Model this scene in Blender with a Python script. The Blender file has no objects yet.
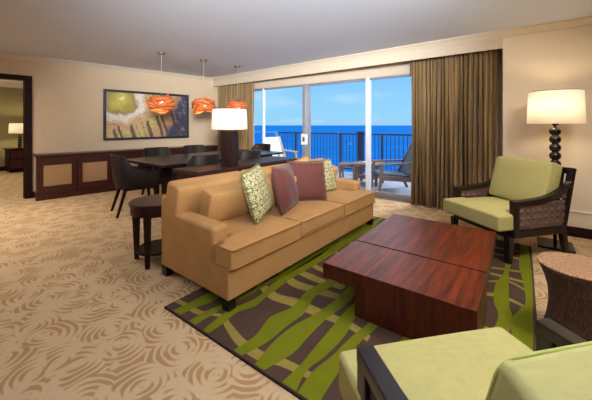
import bpy, bmesh, math, random
from mathutils import Vector, Matrix
random.seed(7)
PI = math.pi
SC = bpy.context.scene
COL = SC.collection

# ------------------------------------------------------------------ camera
YAW = math.radians(36.81)
cam_d = bpy.data.cameras.new('camera')
cam = bpy.data.objects.new('camera', cam_d); COL.objects.link(cam)
cam.location = (0, 0, 1.30)
cam.rotation_euler = (PI/2, 0, YAW)
cam_d.sensor_width = 36.0
cam_d.lens = 302/592*36
cam_d.shift_y = -75/592
cam_d.clip_start = 0.05
cam_d.clip_end = 60000
SC.camera = cam

# ------------------------------------------------------------------ view + world
SC.view_settings.view_transform = 'Standard'
SC.view_settings.look = 'None'
SC.view_settings.gamma = 1
SC.view_settings.use_curve_mapping = False
SC.view_settings.exposure = -0.07

w = bpy.data.worlds.new('sky'); SC.world = w; w.use_nodes = True
nt = w.node_tree; nt.nodes.clear()
out = nt.nodes.new('ShaderNodeOutputWorld'); bg = nt.nodes.new('ShaderNodeBackground')
tc = nt.nodes.new('ShaderNodeTexCoord'); sep = nt.nodes.new('ShaderNodeSeparateXYZ')
nt.links.new(tc.outputs['Generated'], sep.inputs[0])
mr = nt.nodes.new('ShaderNodeMapRange'); mr.inputs[1].default_value = 0.0; mr.inputs[2].default_value = 0.5
nt.links.new(sep.outputs['Z'], mr.inputs[0])
cr = nt.nodes.new('ShaderNodeValToRGB'); e = cr.color_ramp.elements
e[0].position = 0.0; e[0].color = (0.36, 0.66, 0.92, 1)
e[1].position = 1.0; e[1].color = (0.10, 0.34, 0.85, 1)
a = e.new(0.07); a.color = (0.32, 0.68, 0.96, 1)
a = e.new(0.18); a.color = (0.30, 0.66, 0.97, 1)
a = e.new(0.36); a.color = (0.22, 0.56, 0.95, 1)
nt.links.new(mr.outputs[0], cr.inputs[0])
mp = nt.nodes.new('ShaderNodeMapping'); mp.inputs['Scale'].default_value = (3, 3, 16)
nt.links.new(tc.outputs['Generated'], mp.inputs[0])
nz = nt.nodes.new('ShaderNodeTexNoise'); nz.inputs['Scale'].default_value = 1.6; nz.inputs['Detail'].default_value = 6
nt.links.new(mp.outputs[0], nz.inputs[0])
cm = nt.nodes.new('ShaderNodeMapRange'); cm.inputs[1].default_value = 0.5; cm.inputs[2].default_value = 0.8; cm.inputs[4].default_value = 0.55
nt.links.new(nz.outputs['Fac'], cm.inputs[0])
mx = nt.nodes.new('ShaderNodeMix'); mx.data_type = 'RGBA'; mx.inputs[7].default_value = (0.72, 0.88, 0.98, 1)
nt.links.new(cm.outputs[0], mx.inputs[0]); nt.links.new(cr.outputs[0], mx.inputs[6])
nt.links.new(mx.outputs[2], bg.inputs[0]); bg.inputs[1].default_value = 1.08
nt.links.new(bg.outputs[0], out.inputs[0])

# ------------------------------------------------------------------ sun and large lights
def lamp(kind, name, loc, energy, color, target=None, **kw):
    d = bpy.data.lights.new(name, kind); d.energy = energy; d.color = color
    for k, v in kw.items(): setattr(d, k, v)
    o = bpy.data.objects.new(name, d); COL.objects.link(o); o.location = loc
    if target is not None:
        o.rotation_euler = (Vector(target)-Vector(loc)).to_track_quat('-Z', 'Y').to_euler()
    return o
lamp('SUN', 'sun', (2, 12, 8), 2.6, (1.0, 0.97, 0.92), (-0.9, 2.0, 0), angle=math.radians(18))
lamp('AREA', 'daylight_above_balcony', (-3.2, 8.1, 3.75), 200, (1.0, 0.97, 0.94), (-2.4, 3.0, 0.4), shape='RECTANGLE', size=5.0, size_y=1.6)
lamp('AREA', 'added_key_panel', (0.60, 2.45, 2.49), 98, (1.0, 0.92, 0.80), (-1.7, 2.5, 0.2), shape='RECTANGLE', size=0.9, size_y=0.9)  # unseen area light added above the frame to brighten sofa and coffee table
lamp('AREA', 'added_entry_fill', (-5.6, -0.5, 2.46), 88, (1.0, 0.92, 0.82), (-5.4, 1.2, 0.0), spread=math.radians(125), shape='RECTANGLE', size=1.2, size_y=1.0)  # out-of-view fill added to lift the carpet near the doorway
lamp('SPOT', 'ceiling_bounce_light', (0.9, -0.6, 2.0), 3600, (0.91, 0.95, 1.0), (-2.2, 2.6, 2.75), spot_size=math.radians(67), spot_blend=1.0, shadow_soft_size=0.35)  # spot added behind the camera to brighten the ceiling, no fitting of the room

# ------------------------------------------------------------------ materials
def lin(r, g, b):
    def c(v):
        v /= 255.0
        return v/12.92 if v <= 0.04045 else ((v+0.055)/1.055)**2.4
    return (c(r), c(g), c(b), 1.0)
class N:
    def __init__(s, name):
        s.m = bpy.data.materials.new(name); s.m.use_nodes = True
        s.t = s.m.node_tree; s.b = s.t.nodes['Principled BSDF']; s.out = s.t.nodes['Material Output']
        s.tc = s.t.nodes.new('ShaderNodeTexCoord')
    def node(s, typ, ins=None, **kw):
        n = s.t.nodes.new(typ)
        for k, v in kw.items(): setattr(n, k, v)
        for k, v in (ins or {}).items():
            if hasattr(v, 'is_output') or isinstance(v, bpy.types.NodeSocket): s.t.links.new(v, n.inputs[k])
            else: n.inputs[k].default_value = v
        return n
    def math(s, op, a, b=0.0, c=0.0):
        n = s.node('ShaderNodeMath', {0: a, 1: b, 2: c}, operation=op); return n.outputs[0]
    def mapping(s, scale, rot=(0, 0, 0), src='Object'):
        return s.node('ShaderNodeMapping', {'Vector': s.tc.outputs[src], 'Scale': scale, 'Rotation': rot}).outputs[0]
    def noise(s, vec, scale=5, detail=4, rough=0.5, dist=0.0):
        return s.node('ShaderNodeTexNoise', {'Vector': vec, 'Scale': scale, 'Detail': detail, 'Roughness': rough, 'Distortion': dist}).outputs['Fac']
    def ramp(s, fac, stops):
        n = s.node('ShaderNodeValToRGB', {0: fac}); el = n.color_ramp.elements
        el[0].position, el[0].color = stops[0]; el[1].position, el[1].color = stops[-1]
        for p, c in stops[1:-1]:
            q = el.new(p); q.color = c
        return n.outputs[0]
    def mix(s, fac, a, b):
        return s.node('ShaderNodeMix', {0: fac, 6: a, 7: b}, data_type='RGBA').outputs[2]
    def set(s, **kw):
        for k, v in kw.items():
            k = k.replace('_', ' ')
            if isinstance(v, bpy.types.NodeSocket): s.t.links.new(v, s.b.inputs[k])
            else: s.b.inputs[k].default_value = v
        return s
    def bump(s, h, strength=0.3, dist=0.01):
        n = s.node('ShaderNodeBump', {'Height': h, 'Strength': strength, 'Distance': dist})
        s.t.links.new(n.outputs[0], s.b.inputs['Normal']); return s

def plain(name, c, rough=0.5, var=0.12, scale=12, metal=0.0, bump=0.0, spec=0.5):
    n = N(name); v = n.noise(n.mapping((1, 1, 1)), scale, 3)
    d = tuple(x*(1-var) for x in c[:3])+(1,); l = tuple(min(1, x*(1+var)) for x in c[:3])+(1,)
    n.set(Base_Color=n.ramp(v, [(0.3, d), (0.7, l)]), Roughness=rough, Metallic=metal)
    n.b.inputs['Specular IOR Level'].default_value = spec
    if bump: n.bump(n.noise(n.mapping((1, 1, 1)), scale*8, 3), bump, 0.004)
    return n.m
def fabric(name, c, scale=260, var=0.16, bump=0.35, stretch=(1, 1, 1), rough=0.9, sheen=0.0):
    n = N(name)
    a = n.noise(n.mapping(tuple(x for x in stretch)), scale, 2)
    b = n.noise(n.mapping((1, 1, 1)), 6, 3)
    f = n.math('MULTIPLY_ADD', a, 0.7, n.math('MULTIPLY', b, 0.3))
    d = tuple(x*(1-var) for x in c[:3])+(1,); l = tuple(min(1, x*(1+var)) for x in c[:3])+(1,)
    n.set(Base_Color=n.ramp(f, [(0.35, d), (0.65, l)]), Roughness=rough)
    n.b.inputs['Specular IOR Level'].default_value = 0.2
    n.b.inputs['Sheen Weight'].default_value = sheen
    n.bump(a, bump, 0.003)
    return n.m
def wood(name, c1, c2, stretch=(12, 1, 12), scale=3.0, rough=0.3, coat=0.0, spec=0.5):
    n = N(name)
    g = n.noise(n.mapping(stretch), scale, 5, 0.6, 0.6)
    fine = n.noise(n.mapping(tuple(x*4 for x in stretch)), scale*2, 3)
    f = n.math('MULTIPLY_ADD', g, 0.75, n.math('MULTIPLY', fine, 0.25))
    n.set(Base_Color=n.ramp(f, [(0.35, c1), (0.65, c2)]), Roughness=rough)
    n.b.inputs['Coat Weight'].default_value = coat; n.b.inputs['Coat Roughness'].default_value = 0.15
    n.b.inputs['Specular IOR Level'].default_value = spec
    return n.m

MAT = {}
def carpet_mat():
    n = N('carpet')
    v = n.mapping((1, 1, 1))
    wob = n.node('ShaderNodeTexNoise', {'Vector': v, 'Scale': 3.0, 'Detail': 2.0})
    off = n.node('ShaderNodeVectorMath', {0: wob.outputs['Color'], 1: (0.5, 0.5, 0.5)}, operation='SUBTRACT')
    offs = n.node('ShaderNodeVectorMath', {0: off.outputs[0], 'Scale': 0.10}, operation='SCALE')
    p = n.node('ShaderNodeVectorMath', {0: v, 1: offs.outputs[0]}, operation='ADD').outputs[0]
    vo = n.node('ShaderNodeTexVoronoi', {'Vector': p, 'Scale': 4.1, 'Randomness': 0.85}, voronoi_dimensions='2D')
    d = n.math('MULTIPLY', vo.outputs['Distance'], 40.0)
    dv = n.node('ShaderNodeSeparateXYZ', {0: n.node('ShaderNodeVectorMath', {0: p, 1: vo.outputs['Position']}, operation='SUBTRACT').outputs[0]})
    an = n.math('ARCTAN2', dv.outputs[1], dv.outputs[0])
    rc = n.node('ShaderNodeSeparateXYZ', {0: vo.outputs['Color']}).outputs[0]
    cres = n.math('COSINE', n.math('MULTIPLY_ADD', rc, 6.28, n.math('MULTIPLY', an, 2.0)))
    rings = n.math('ADD', n.math('SINE', d), n.math('MULTIPLY_ADD', cres, 0.9, -0.30))
    # the arcs break where a slow noise falls under a limit
    br = n.noise(p, 9.0, 1.0)
    m = n.math('SMOOTH_MIN', rings, n.math('MULTIPLY', n.math('SUBTRACT', br, 0.36), 9.0), 0.3)
    m = n.math('SUBTRACT', m, n.node('ShaderNodeMapRange', {0: vo.outputs['Distance'], 1: 0.04, 2: 0.10, 3: 1.5, 4: 0.0}).outputs[0])
    k = n.node('ShaderNodeMapRange', {0: m, 1: -0.25, 2: 0.45}).outputs[0]
    pile = n.noise(v, 260, 2)
    base = n.mix(k, lin(212, 182, 142), lin(178, 141, 99))
    dk = n.mix(n.math('MULTIPLY', pile, 0.35), base, lin(140, 105, 70))
    n.set(Base_Color=dk, Roughness=0.95); n.b.inputs['Specular IOR Level'].default_value = 0.1
    n.bump(n.math('ADD', n.math('MULTIPLY', k, -0.6), pile), 0.4, 0.006)
    return n.m
MAT['carpet'] = carpet_mat()
def wallpaper(name, c, amt):
    n = N(name)
    a = n.noise(n.mapping((2, 2, 130)), 2.0, 3); b = n.noise(n.mapping((60, 60, 1)), 2.0, 2)
    f = n.math('ADD', n.math('MULTIPLY', a, 0.6), n.math('MULTIPLY', b, 0.4))
    d = tuple(x*(1-amt) for x in c[:3])+(1,); l = tuple(min(1, x*(1+amt)) for x in c[:3])+(1,)
    n.set(Base_Color=n.ramp(f, [(0.35, d), (0.65, l)]), Roughness=0.85); n.bump(a, 0.1, 0.002)
    return n.m
MAT['wall_tan'] = wallpaper('grasscloth', lin(208, 185, 154), 0.07)
MAT['wall_cream'] = wallpaper('cream_wallcovering', lin(232, 214, 188), 0.03)
MAT['wall_rear'] = wallpaper('brown_wallcovering', lin(104, 80, 60), 0.06)
MAT['wall_green'] = plain('green_paint', lin(138, 130, 86), 0.8, 0.04)
MAT['ceiling'] = plain('ceiling_paint', lin(210, 216, 230), 0.9, 0.01, 3)
MAT['crown'] = plain('cream_moulding_paint', lin(208, 194, 172), 0.7, 0.02)
MAT['valance'] = plain('valance_paint', lin(205, 188, 165), 0.7, 0.03)
MAT['white'] = plain('white_aluminium', lin(222, 224, 228), 0.4, 0.03)
MAT['grey_metal'] = plain('brushed_door_frame', lin(150, 152, 158), 0.35, 0.05, 30, 0.4)
MAT['darktrim'] = wood('dark_trim_wood', lin(30, 15, 14), lin(46, 24, 20), rough=0.5, spec=0.12)
MAT['credenza'] = wood('mahogany_cabinet', lin(48, 17, 16), lin(74, 28, 25), (1.5, 1.5, 12), rough=0.3)
MAT['cane'] = plain('woven_cane_panel', lin(168, 132, 92), 0.7, 0.25, 120, bump=0.5)
MAT['espresso'] = wood('espresso_wood', lin(26, 14, 12), lin(44, 25, 20), (6, 6, 1), rough=0.45, coat=0.0, spec=0.12)
MAT['desktop'] = wood('dark_desk_wood', lin(34, 19, 16), lin(60, 36, 30), (12, 1, 12), rough=0.42, spec=0.12)
MAT['dinetop'] = wood('polished_dining_wood', lin(22, 14, 14), lin(40, 26, 24), (12, 1, 12), rough=0.3, spec=0.3)
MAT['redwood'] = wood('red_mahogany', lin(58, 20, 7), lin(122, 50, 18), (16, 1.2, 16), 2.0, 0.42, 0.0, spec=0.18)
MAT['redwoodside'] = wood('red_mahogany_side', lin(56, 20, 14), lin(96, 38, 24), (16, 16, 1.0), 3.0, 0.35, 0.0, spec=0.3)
MAT['stool'] = wood('side_table_wood', lin(36, 14, 12), lin(58, 27, 21), (3, 3, 3), 4, 0.42, 0.0, spec=0.2)
MAT['lineblack'] = plain('shadow_gap_inlay', lin(20, 10, 8), 0.6, 0.05)
MAT['lineseam'] = plain('red_inlay', lin(150, 48, 28), 0.4, 0.1)
MAT['sofa'] = fabric('camel_weave', lin(184, 138, 86), 190, 0.17, 0.4)
MAT['sofapipe'] = fabric('camel_piping', lin(168, 122, 72), 190, 0.1, 0.2)
MAT['lime'] = fabric('lime_linen', lin(180, 170, 108), 26, 0.055, 0.12, (1, 1, 14))
MAT['olivepipe'] = fabric('olive_piping', lin(120, 114, 66), 60, 0.05, 0.1)
MAT['limepipe'] = fabric('lime_piping', lin(178, 178, 96), 60, 0.05, 0.1)
MAT['purple'] = fabric('plum_silk', lin(92, 48, 41), 230, 0.10, 0.2, rough=0.7, sheen=0.15)
MAT['leather'] = fabric('brown_woven_leather', lin(32, 22, 18), 200, 0.25, 0.3, rough=0.5)
MAT['armframe'] = wood('black_brown_frame', lin(22, 13, 13), lin(36, 23, 22), (5, 5, 5), 4, 0.34, 0.0, spec=0.35)
MAT['weave'] = plain('woven_leather_strips', lin(100, 78, 72), 0.25, 0.2, 30)
MAT['chrome'] = plain('satin_nickel', lin(130, 122, 115), 0.3, 0.05, 20, 0.8)
MAT['black'] = plain('black_lacquer', lin(24, 17, 17), 0.25, 0.1)
MAT['rail'] = plain('railing_paint', lin(38, 52, 78), 0.5, 0.05)
MAT['railpale'] = plain('pale_railing_post', lin(120, 165, 195), 0.5, 0.05)
MAT['slab'] = plain('balcony_tile', lin(176, 178, 184), 0.5, 0.08, 5)
MAT['threshold'] = plain('stone_threshold', lin(150, 148, 150), 0.5, 0.08, 12)
MAT['exterior'] = plain('exterior_render', lin(200, 200, 200), 0.8, 0.04)
MAT['patiowood'] = plain('weathered_teak', lin(122, 98, 84), 0.6, 0.2, 20)
MAT['patiolight'] = plain('pale_teak', lin(200, 170, 130), 0.6, 0.1, 20)
MAT['patiosling'] = fabric('grey_blue_sling', lin(92, 108, 120), 200, 0.1)
MAT['patiowhite'] = fabric('white_sling', lin(225, 228, 215), 200, 0.04)
MAT['sail'] = plain('white_sail', lin(240, 240, 240), 0.7, 0.02)
MAT['cord'] = plain('pale_cord', lin(190, 178, 160), 0.5, 0.05)
MAT['rugbrown'] = fabric('rug_brown_pile', lin(76, 56, 46), 300, 0.22, 0.5)
MAT['ruggreen'] = fabric('rug_green_pile', lin(108, 112, 8), 300, 0.18, 0.5)
MAT['rugtan'] = fabric('rug_olive_tan_pile', lin(140, 124, 58), 300, 0.16, 0.5)
MAT['rugedge'] = fabric('rug_binding', lin(44, 28, 24), 300, 0.1, 0.2)

def sea_mat():
    n = N('sea')
    v = n.mapping((0.02, 0.02, 0.02))
    a = n.noise(v, 1.0, 6, 0.6)
    b = n.noise(n.mapping((0.0008, 0.0008, 1)), 1.0, 4)
    f = n.math('MULTIPLY_ADD', a, 0.5, n.math('MULTIPLY', b, 0.5))
    n.set(Base_Color=n.ramp(f, [(0.35, (0.002, 0.20, 0.55, 1)), (0.65, (0.008, 0.31, 0.76, 1))]), Roughness=0.8)
    n.b.inputs['Specular IOR Level'].default_value = 0.02
    return n.m
MAT['sea'] = sea_mat()
def curtain_mat(name, c):
    n = N(name)
    g = n.noise(n.mapping((40, 40, 0.4)), 2.0, 3)
    d = tuple(x*0.5 for x in c[:3])+(1,); l = tuple(min(1, x*1.4) for x in c[:3])+(1,)
    n.set(Base_Color=n.ramp(g, [(0.35, d), (0.65, l)]), Roughness=0.7); n.b.inputs['Sheen Weight'].default_value = 0.2
    return n.m
MAT['curtain'] = curtain_mat('gold_brown_drape', lin(140, 110, 66))
def shade_mat(name, c, strength, trans=0.38):
    n = N(name)
    n.set(Base_Color=lin(240, 232, 214), Roughness=0.8, Emission_Color=c, Emission_Strength=strength)
    tr = n.node('ShaderNodeBsdfTranslucent', {'Color': (1.0, 0.92, 0.80, 1)})
    ms = n.node('ShaderNodeMixShader', {0: trans, 1: n.b.outputs[0], 2: tr.outputs[0]})
    n.t.links.new(ms.outputs[0], n.out.inputs[0]); return n.m
MAT['shade'] = shade_mat('lit_linen_shade', (1.0, 0.84, 0.62, 1), 0.34)
MAT['shade_in'] = MAT['shade']
MAT['bulb'] = shade_mat('lit_bulb', (1.0, 0.78, 0.45, 1), 8.0, 0.0)
def veneer():
    n = N('orange_veneer_ribbon')
    g = n.noise(n.mapping((2, 2, 14)), 5, 3)
    n.set(Base_Color=n.ramp(g, [(0.3, lin(196, 98, 44)), (0.7, lin(232, 140, 82))]), Roughness=0.4)
    tr = n.node('ShaderNodeBsdfTranslucent', {'Color': (1.0, 0.55, 0.22, 1)})
    ms = n.node('ShaderNodeMixShader', {0: 0.18, 1: n.b.outputs[0], 2: tr.outputs[0]})
    n.t.links.new(ms.outputs[0], n.out.inputs[0]); return n.m
MAT['veneer'] = veneer()
def glass():
    n = N('window_glass')
    t = n.node('ShaderNodeBsdfTransparent', {'Color': (0.97, 0.985, 1.0, 1)})
    g = n.node('ShaderNodeBsdfGlossy', {'Color': (1, 1, 1, 1), 'Roughness': 0.0})
    lw = n.node('ShaderNodeFresnel', {'IOR': 1.06})
    ms = n.node('ShaderNodeMixShader', {0: lw.outputs[0], 1: t.outputs[0], 2: g.outputs[0]})
    n.t.links.new(ms.outputs[0], n.out.inputs[0]); return n.m
MAT['glass'] = glass()
def damask():
    n = N('green_medallion_fabric')
    s = n.node('ShaderNodeSeparateXYZ', {0: n.mapping((1, 1, 1))})
    x = n.math('MULTIPLY', s.outputs[0], 2*PI/0.135); y = n.math('MULTIPLY', s.outputs[1], 2*PI/0.135)
    a = n.math('ADD', n.math('COSINE', x), n.math('COSINE', y))
    b = n.math('MULTIPLY', n.math('COSINE', n.math('MULTIPLY', x, 2.0)), n.math('COSINE', n.math('MULTIPLY', y, 2.0)))
    c = n.math('ADD', a, b)
    r = n.math('ABSOLUTE', n.math('SINE', n.math('MULTIPLY', c, 1.9)))
    wv = n.noise(n.mapping((1, 1, 1)), 200, 2)
    k = n.node('ShaderNodeMapRange', {0: n.math('MULTIPLY_ADD', wv, 0.25, r), 1: 0.45, 2: 0.75}).outputs[0]
    n.set(Base_Color=n.mix(k, lin(98, 96, 56), lin(190, 182, 136)), Roughness=0.8)
    n.bump(k, 0.3, 0.004); return n.m
MAT['damask'] = damask()
def rattan_side():
    n = N('twig_bundle_side')
    s = n.node('ShaderNodeSeparateXYZ', {0: n.tc.outputs['Object']})
    ang = n.math('ARCTAN2', s.outputs[1], s.outputs[0])
    cv = n.node('ShaderNodeCombineXYZ', {0: n.math('MULTIPLY', ang, 9.0), 1: 0.0, 2: n.math('MULTIPLY', s.outputs[2], 7.0)}).outputs[0]
    g = n.noise(cv, 4.5, 3, 0.7, 0.8)
    n.set(Base_Color=n.ramp(g, [(0.38, lin(26, 14, 10)), (0.52, lin(66, 38, 24)), (0.68, lin(132, 86, 56))]), Roughness=0.6)
    n.bump(g, 0.8, 0.01); return n.m
def rattan_top():
    n = N('twig_bundle_top')
    s = n.node('ShaderNodeSeparateXYZ', {0: n.tc.outputs['Object']})
    ang = n.math('ARCTAN2', s.outputs[1], s.outputs[0])
    rad = n.math('SQRT', n.math('ADD', n.math('MULTIPLY', s.outputs[0], s.outputs[0]), n.math('MULTIPLY', s.outputs[1], s.outputs[1])))
    cv = n.node('ShaderNodeCombineXYZ', {0: n.math('MULTIPLY', ang, 10.0), 1: n.math('MULTIPLY', rad, 22.0), 2: 0.0}).outputs[0]
    g = n.noise(cv, 3.0, 3, 0.7, 0.5)
    n.set(Base_Color=n.ramp(g, [(0.35, lin(66, 42, 28)), (0.5, lin(150, 108, 76)), (0.68, lin(212, 172, 134))]), Roughness=0.5)
    n.bump(g, 0.5, 0.006); return n.m
MAT['twigside'] = rattan_side(); MAT['twigtop'] = rattan_top()
def painting_mat():
    # local y runs across the canvas (0..1.71), local z up (-0.475..0.475)
    n = N('abstract_canvas')
    s = n.node('ShaderNodeSeparateXYZ', {0: n.tc.outputs['Object']}); Y = s.outputs[1]; Z = s.outputs[2]
    def warp(v, sc, amt, ch):
        wn = n.node('ShaderNodeTexNoise', {'Vector': n.tc.outputs['Object'], 'Scale': sc, 'Detail': 4.0})
        c = n.node('ShaderNodeSeparateXYZ', {0: wn.outputs['Color']}).outputs[ch]
        return n.math('ADD', v, n.math('MULTIPLY', n.math('SUBTRACT', c, 0.5), amt))
    Yw = warp(Y, 4.0, 0.42, 0); Zw = warp(Z, 4.0, 0.42, 1)
    dy = n.math('SUBTRACT', Yw, 0.26); dz = n.math('SUBTRACT', Zw, 0.33)
    r = n.math('SQRT', n.math('ADD', n.math('MULTIPLY', dy, dy), n.math('MULTIPLY', dz, dz)))
    disc = n.ramp(r, [(0.0, lin(255, 252, 190)), (0.07, lin(206, 196, 84)), (0.20, lin(176, 164, 70)), (0.30, lin(140, 126, 80)), (0.37, lin(226, 220, 210)),
                      (0.46, lin(230, 222, 206)), (0.56, lin(206, 168, 128)), (0.9, lin(200, 190, 120)), (1.0, lin(186, 150, 112))])
    spk = n.noise(n.mapping((1, 1, 1)), 26, 5, 0.75)
    c2 = n.mix(n.math('MULTIPLY', n.node('ShaderNodeMapRange', {0: spk, 1: 0.50, 2: 0.60}).outputs[0], 0.6), disc, lin(196, 156, 92))
    spk2 = n.noise(n.mapping((1, 1, 2)), 17, 4, 0.7)
    c2 = n.mix(n.math('MULTIPLY', n.node('ShaderNodeMapRange', {0: spk2, 1: 0.54, 2: 0.66}).outputs[0], n.node('ShaderNodeMapRange', {0: r, 1: 0.35, 2: 0.6}).outputs[0]), c2, lin(150, 92, 70))
    edge = n.math('ADD', Yw, n.math('MULTIPLY', Zw, -0.35))
    bl = n.node('ShaderNodeMapRange', {0: edge, 1: 1.24, 2: 1.42}).outputs[0]
    blotch = n.node('ShaderNodeMapRange', {0: n.noise(n.mapping((1, 1, 1)), 7, 4, 0.7), 1: 0.52, 2: 0.66}).outputs[0]
    dark = n.mix(blotch, lin(58, 58, 84), lin(150, 142, 110))
    c3 = n.mix(bl, c2, dark)
    # leaning dark strokes rising from the lower edge
    q = n.math('MULTIPLY', n.math('ADD', warp(Y, 6.0, 0.10, 2), n.math('MULTIPLY', Z, 0.30)), 52.0)
    st = n.math('ADD', n.math('SINE', q), n.math('SINE', n.math('MULTIPLY', q, 0.37)))
    hm = n.math('SUBTRACT', n.math('MULTIPLY_ADD', Y, 0.34, -0.36), Zw)
    msk = n.math('MULTIPLY', n.node('ShaderNodeMapRange', {0: st, 1: 0.35, 2: 0.8}).outputs[0], n.node('ShaderNodeMapRange', {0: hm, 1: 0.0, 2: 0.06}).outputs[0])
    c4 = n.mix(n.math('MULTIPLY', msk, 0.85), c3, lin(78, 54, 58))
    n.set(Base_Color=c4, Roughness=0.4); return n.m
MAT['painting'] = painting_mat()

# ------------------------------------------------------------------ mesh helpers
def box(bm, x0, x1, y0, y1, z0, z1, mi=0, rot=None, piv=None):
    vs = [bm.verts.new((x, y, z)) for x in (x0, x1) for y in (y0, y1) for z in (z0, z1)]
    if rot is not None:
        bmesh.ops.rotate(bm, verts=vs, cent=piv or Vector(((x0+x1)/2, (y0+y1)/2, (z0+z1)/2)), matrix=rot)
    for f in ((0, 1, 3, 2), (4, 6, 7, 5), (0, 4, 5, 1), (2, 3, 7, 6), (0, 2, 6, 4), (1, 5, 7, 3)):
        fc = bm.faces.new([vs[i] for i in f]); fc.material_index = mi
    return vs
def hexa(bm, bot, top, mi=0):
    vb = [bm.verts.new(p) for p in bot]; vt = [bm.verts.new(p) for p in top]; n = len(vb)
    bm.faces.new(vb[::-1]).material_index = mi; bm.faces.new(vt).material_index = mi
    for i in range(n): bm.faces.new((vb[i], vb[(i+1) % n], vt[(i+1) % n], vt[i])).material_index = mi
def bar(bm, a, b, w, t, up=(0, 0, 1), w2=None, t2=None):
    a = Vector(a); b = Vector(b); d = (b-a).normalized(); u = Vector(up)
    s = d.cross(u)
    if s.length < 1e-4: s = d.cross(Vector((0, 1, 0)))
    s.normalize(); u = s.cross(d).normalized(); w2 = w2 or w; t2 = t2 or t
    hexa(bm, [a+s*(i*w/2)+u*(j*t/2) for i, j in ((-1, -1), (1, -1), (1, 1), (-1, 1))],
         [b+s*(i*w2/2)+u*(j*t2/2) for i, j in ((-1, -1), (1, -1), (1, 1), (-1, 1))])
def lathe(bm, prof, n=28, c=(0, 0), mi=0, cap=True):
    rings = []
    for r, z in prof:
        rings.append([bm.verts.new((c[0]+r*math.cos(2*PI*i/n), c[1]+r*math.sin(2*PI*i/n), z)) for i in range(n)])
    for a, b in zip(rings, rings[1:]):
        for i in range(n): bm.faces.new((a[i], a[(i+1) % n], b[(i+1) % n], b[i])).material_index = mi
    if cap:
        bm.faces.new(rings[0][::-1]).material_index = mi; bm.faces.new(rings[-1]).material_index = mi
def tube(bm, pts, r, n=8, closed=False):
    pts = [Vector(p) for p in pts]; m = len(pts); rings = []
    for i, p in enumerate(pts):
        if closed: d = pts[(i+1) % m]-pts[i-1]
        else: d = pts[min(i+1, m-1)]-pts[max(i-1, 0)]
        d.normalize(); u = Vector((0, 0, 1)) if abs(d.z) < 0.9 else Vector((1, 0, 0))
        s = d.cross(u).normalized(); u = s.cross(d)
        rr = r[i] if isinstance(r, (list, tuple)) else r
        rings.append([bm.verts.new(p+(s*math.cos(2*PI*k/n)+u*math.sin(2*PI*k/n))*rr) for k in range(n)])
    for i in range(m if closed else m-1):
        a, b = rings[i], rings[(i+1) % m]
        for k in range(n): bm.faces.new((a[k], a[(k+1) % n], b[(k+1) % n], b[k]))
    if not closed:
        bm.faces.new(rings[0][::-1]); bm.faces.new(rings[-1])
def prism(bm, poly, axis, a, b, mi=0):
    """poly of 2-D points extruded along axis 0/1/2 from a to b"""
    def pt(p, t):
        if axis == 0: return (t, p[0], p[1])
        if axis == 1: return (p[0], t, p[1])
        return (p[0], p[1], t)
    hexa(bm, [pt(p, a) for p in poly], [pt(p, b) for p in poly], mi)
def obj(name, bm, mats, parent=None, smooth=False, bevel=0.0, seg=2, subsurf=0, limit=35):
    bmesh.ops.recalc_face_normals(bm, faces=bm.faces)
    me = bpy.data.meshes.new(name); bm.to_mesh(me); bm.free()
    for m in (mats if isinstance(mats, (list, tuple)) else [mats]): me.materials.append(MAT[m])
    o = bpy.data.objects.new(name, me); COL.objects.link(o)
    if parent: o.parent = parent
    if bevel:
        b = o.modifiers.new('bevel', 'BEVEL'); b.width = bevel; b.segments = seg; b.limit_method = 'ANGLE'; b.angle_limit = math.radians(limit)
    if subsurf:
        s = o.modifiers.new('sub', 'SUBSURF'); s.levels = subsurf; s.render_levels = subsurf
    if smooth or bevel:
        for p in me.polygons: p.use_smooth = True
        if not smooth:
            w = o.modifiers.new('wn', 'WEIGHTED_NORMAL'); w.keep_sharp = False
    return o
def thing(name, label, cat, loc=(0, 0, 0), rz=0.0, group=None):
    o = bpy.data.objects.new(name, None); COL.objects.link(o)
    o.empty_display_size = 0.1; o.location = loc; o.rotation_euler = (0, 0, rz)
    return tag(o, label, cat, group)
def tag(o, label, cat, group=None):
    o['label'] = label; o['category'] = cat
    if group: o['group'] = group
    return o
def struct(name, bm, mats, parent=None, label=None, **kw):
    o = obj(name, bm, mats, parent, **kw)
    if parent is None: o['kind'] = 'structure'
    if label: o['label'] = label
    return o
def dup(root, loc, rz, label, group=None):
    r = root.copy(); COL.objects.link(r); r.location = loc; r.rotation_euler = (0, 0, rz); r['label'] = label
    if group: r['group'] = group
    for ch in list(root.children):
        c = ch.copy(); COL.objects.link(c); c.parent = r
        for g in list(ch.children):
            d = g.copy(); COL.objects.link(d); d.parent = c
    return r
NB = bmesh.new
# ================================================================== THE SETTING
H = 2.52
b = NB(); box(b, -12.2, 3.4, -4.2, 5.25, -0.12, 0.0)
struct('floor', b, 'carpet', label='beige carpet with tan ring pattern')
b = NB(); box(b, -12.2, 3.4, -4.2, 5.37, H, H+0.12)
struct('ceiling', b, 'ceiling')
WL = (-7.045, 1.085, 0.0); WR = -math.atan2(0.1397, 0.990)       # wall with the painting: local y runs along it, +x into the room
def on_wall(o): o.location = WL; o.rotation_euler = (0, 0, WR); return o
b = NB(); T = 0.12
box(b, -T, 0, -5.6, -0.72, 0, H); box(b, -T, 0, 0.33, 4.30, 0, H); box(b, -T, 0, -0.72, 0.33, 2.10, H)
on_wall(struct('wall_left', b, 'wall_tan'))
b = NB(); box(b, -T-0.012, 0.022, 0.31, 0.41, 0, 2.17); box(b, -T-0.012, 0.022, -0.80, -0.70, 0, 2.17); box(b, -T-0.012, 0.0215, -0.70, 0.31, 2.085, 2.17)
box(b, -T*0.6, -T*0.4, 0.295, 0.31, 0, 2.085)
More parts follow.
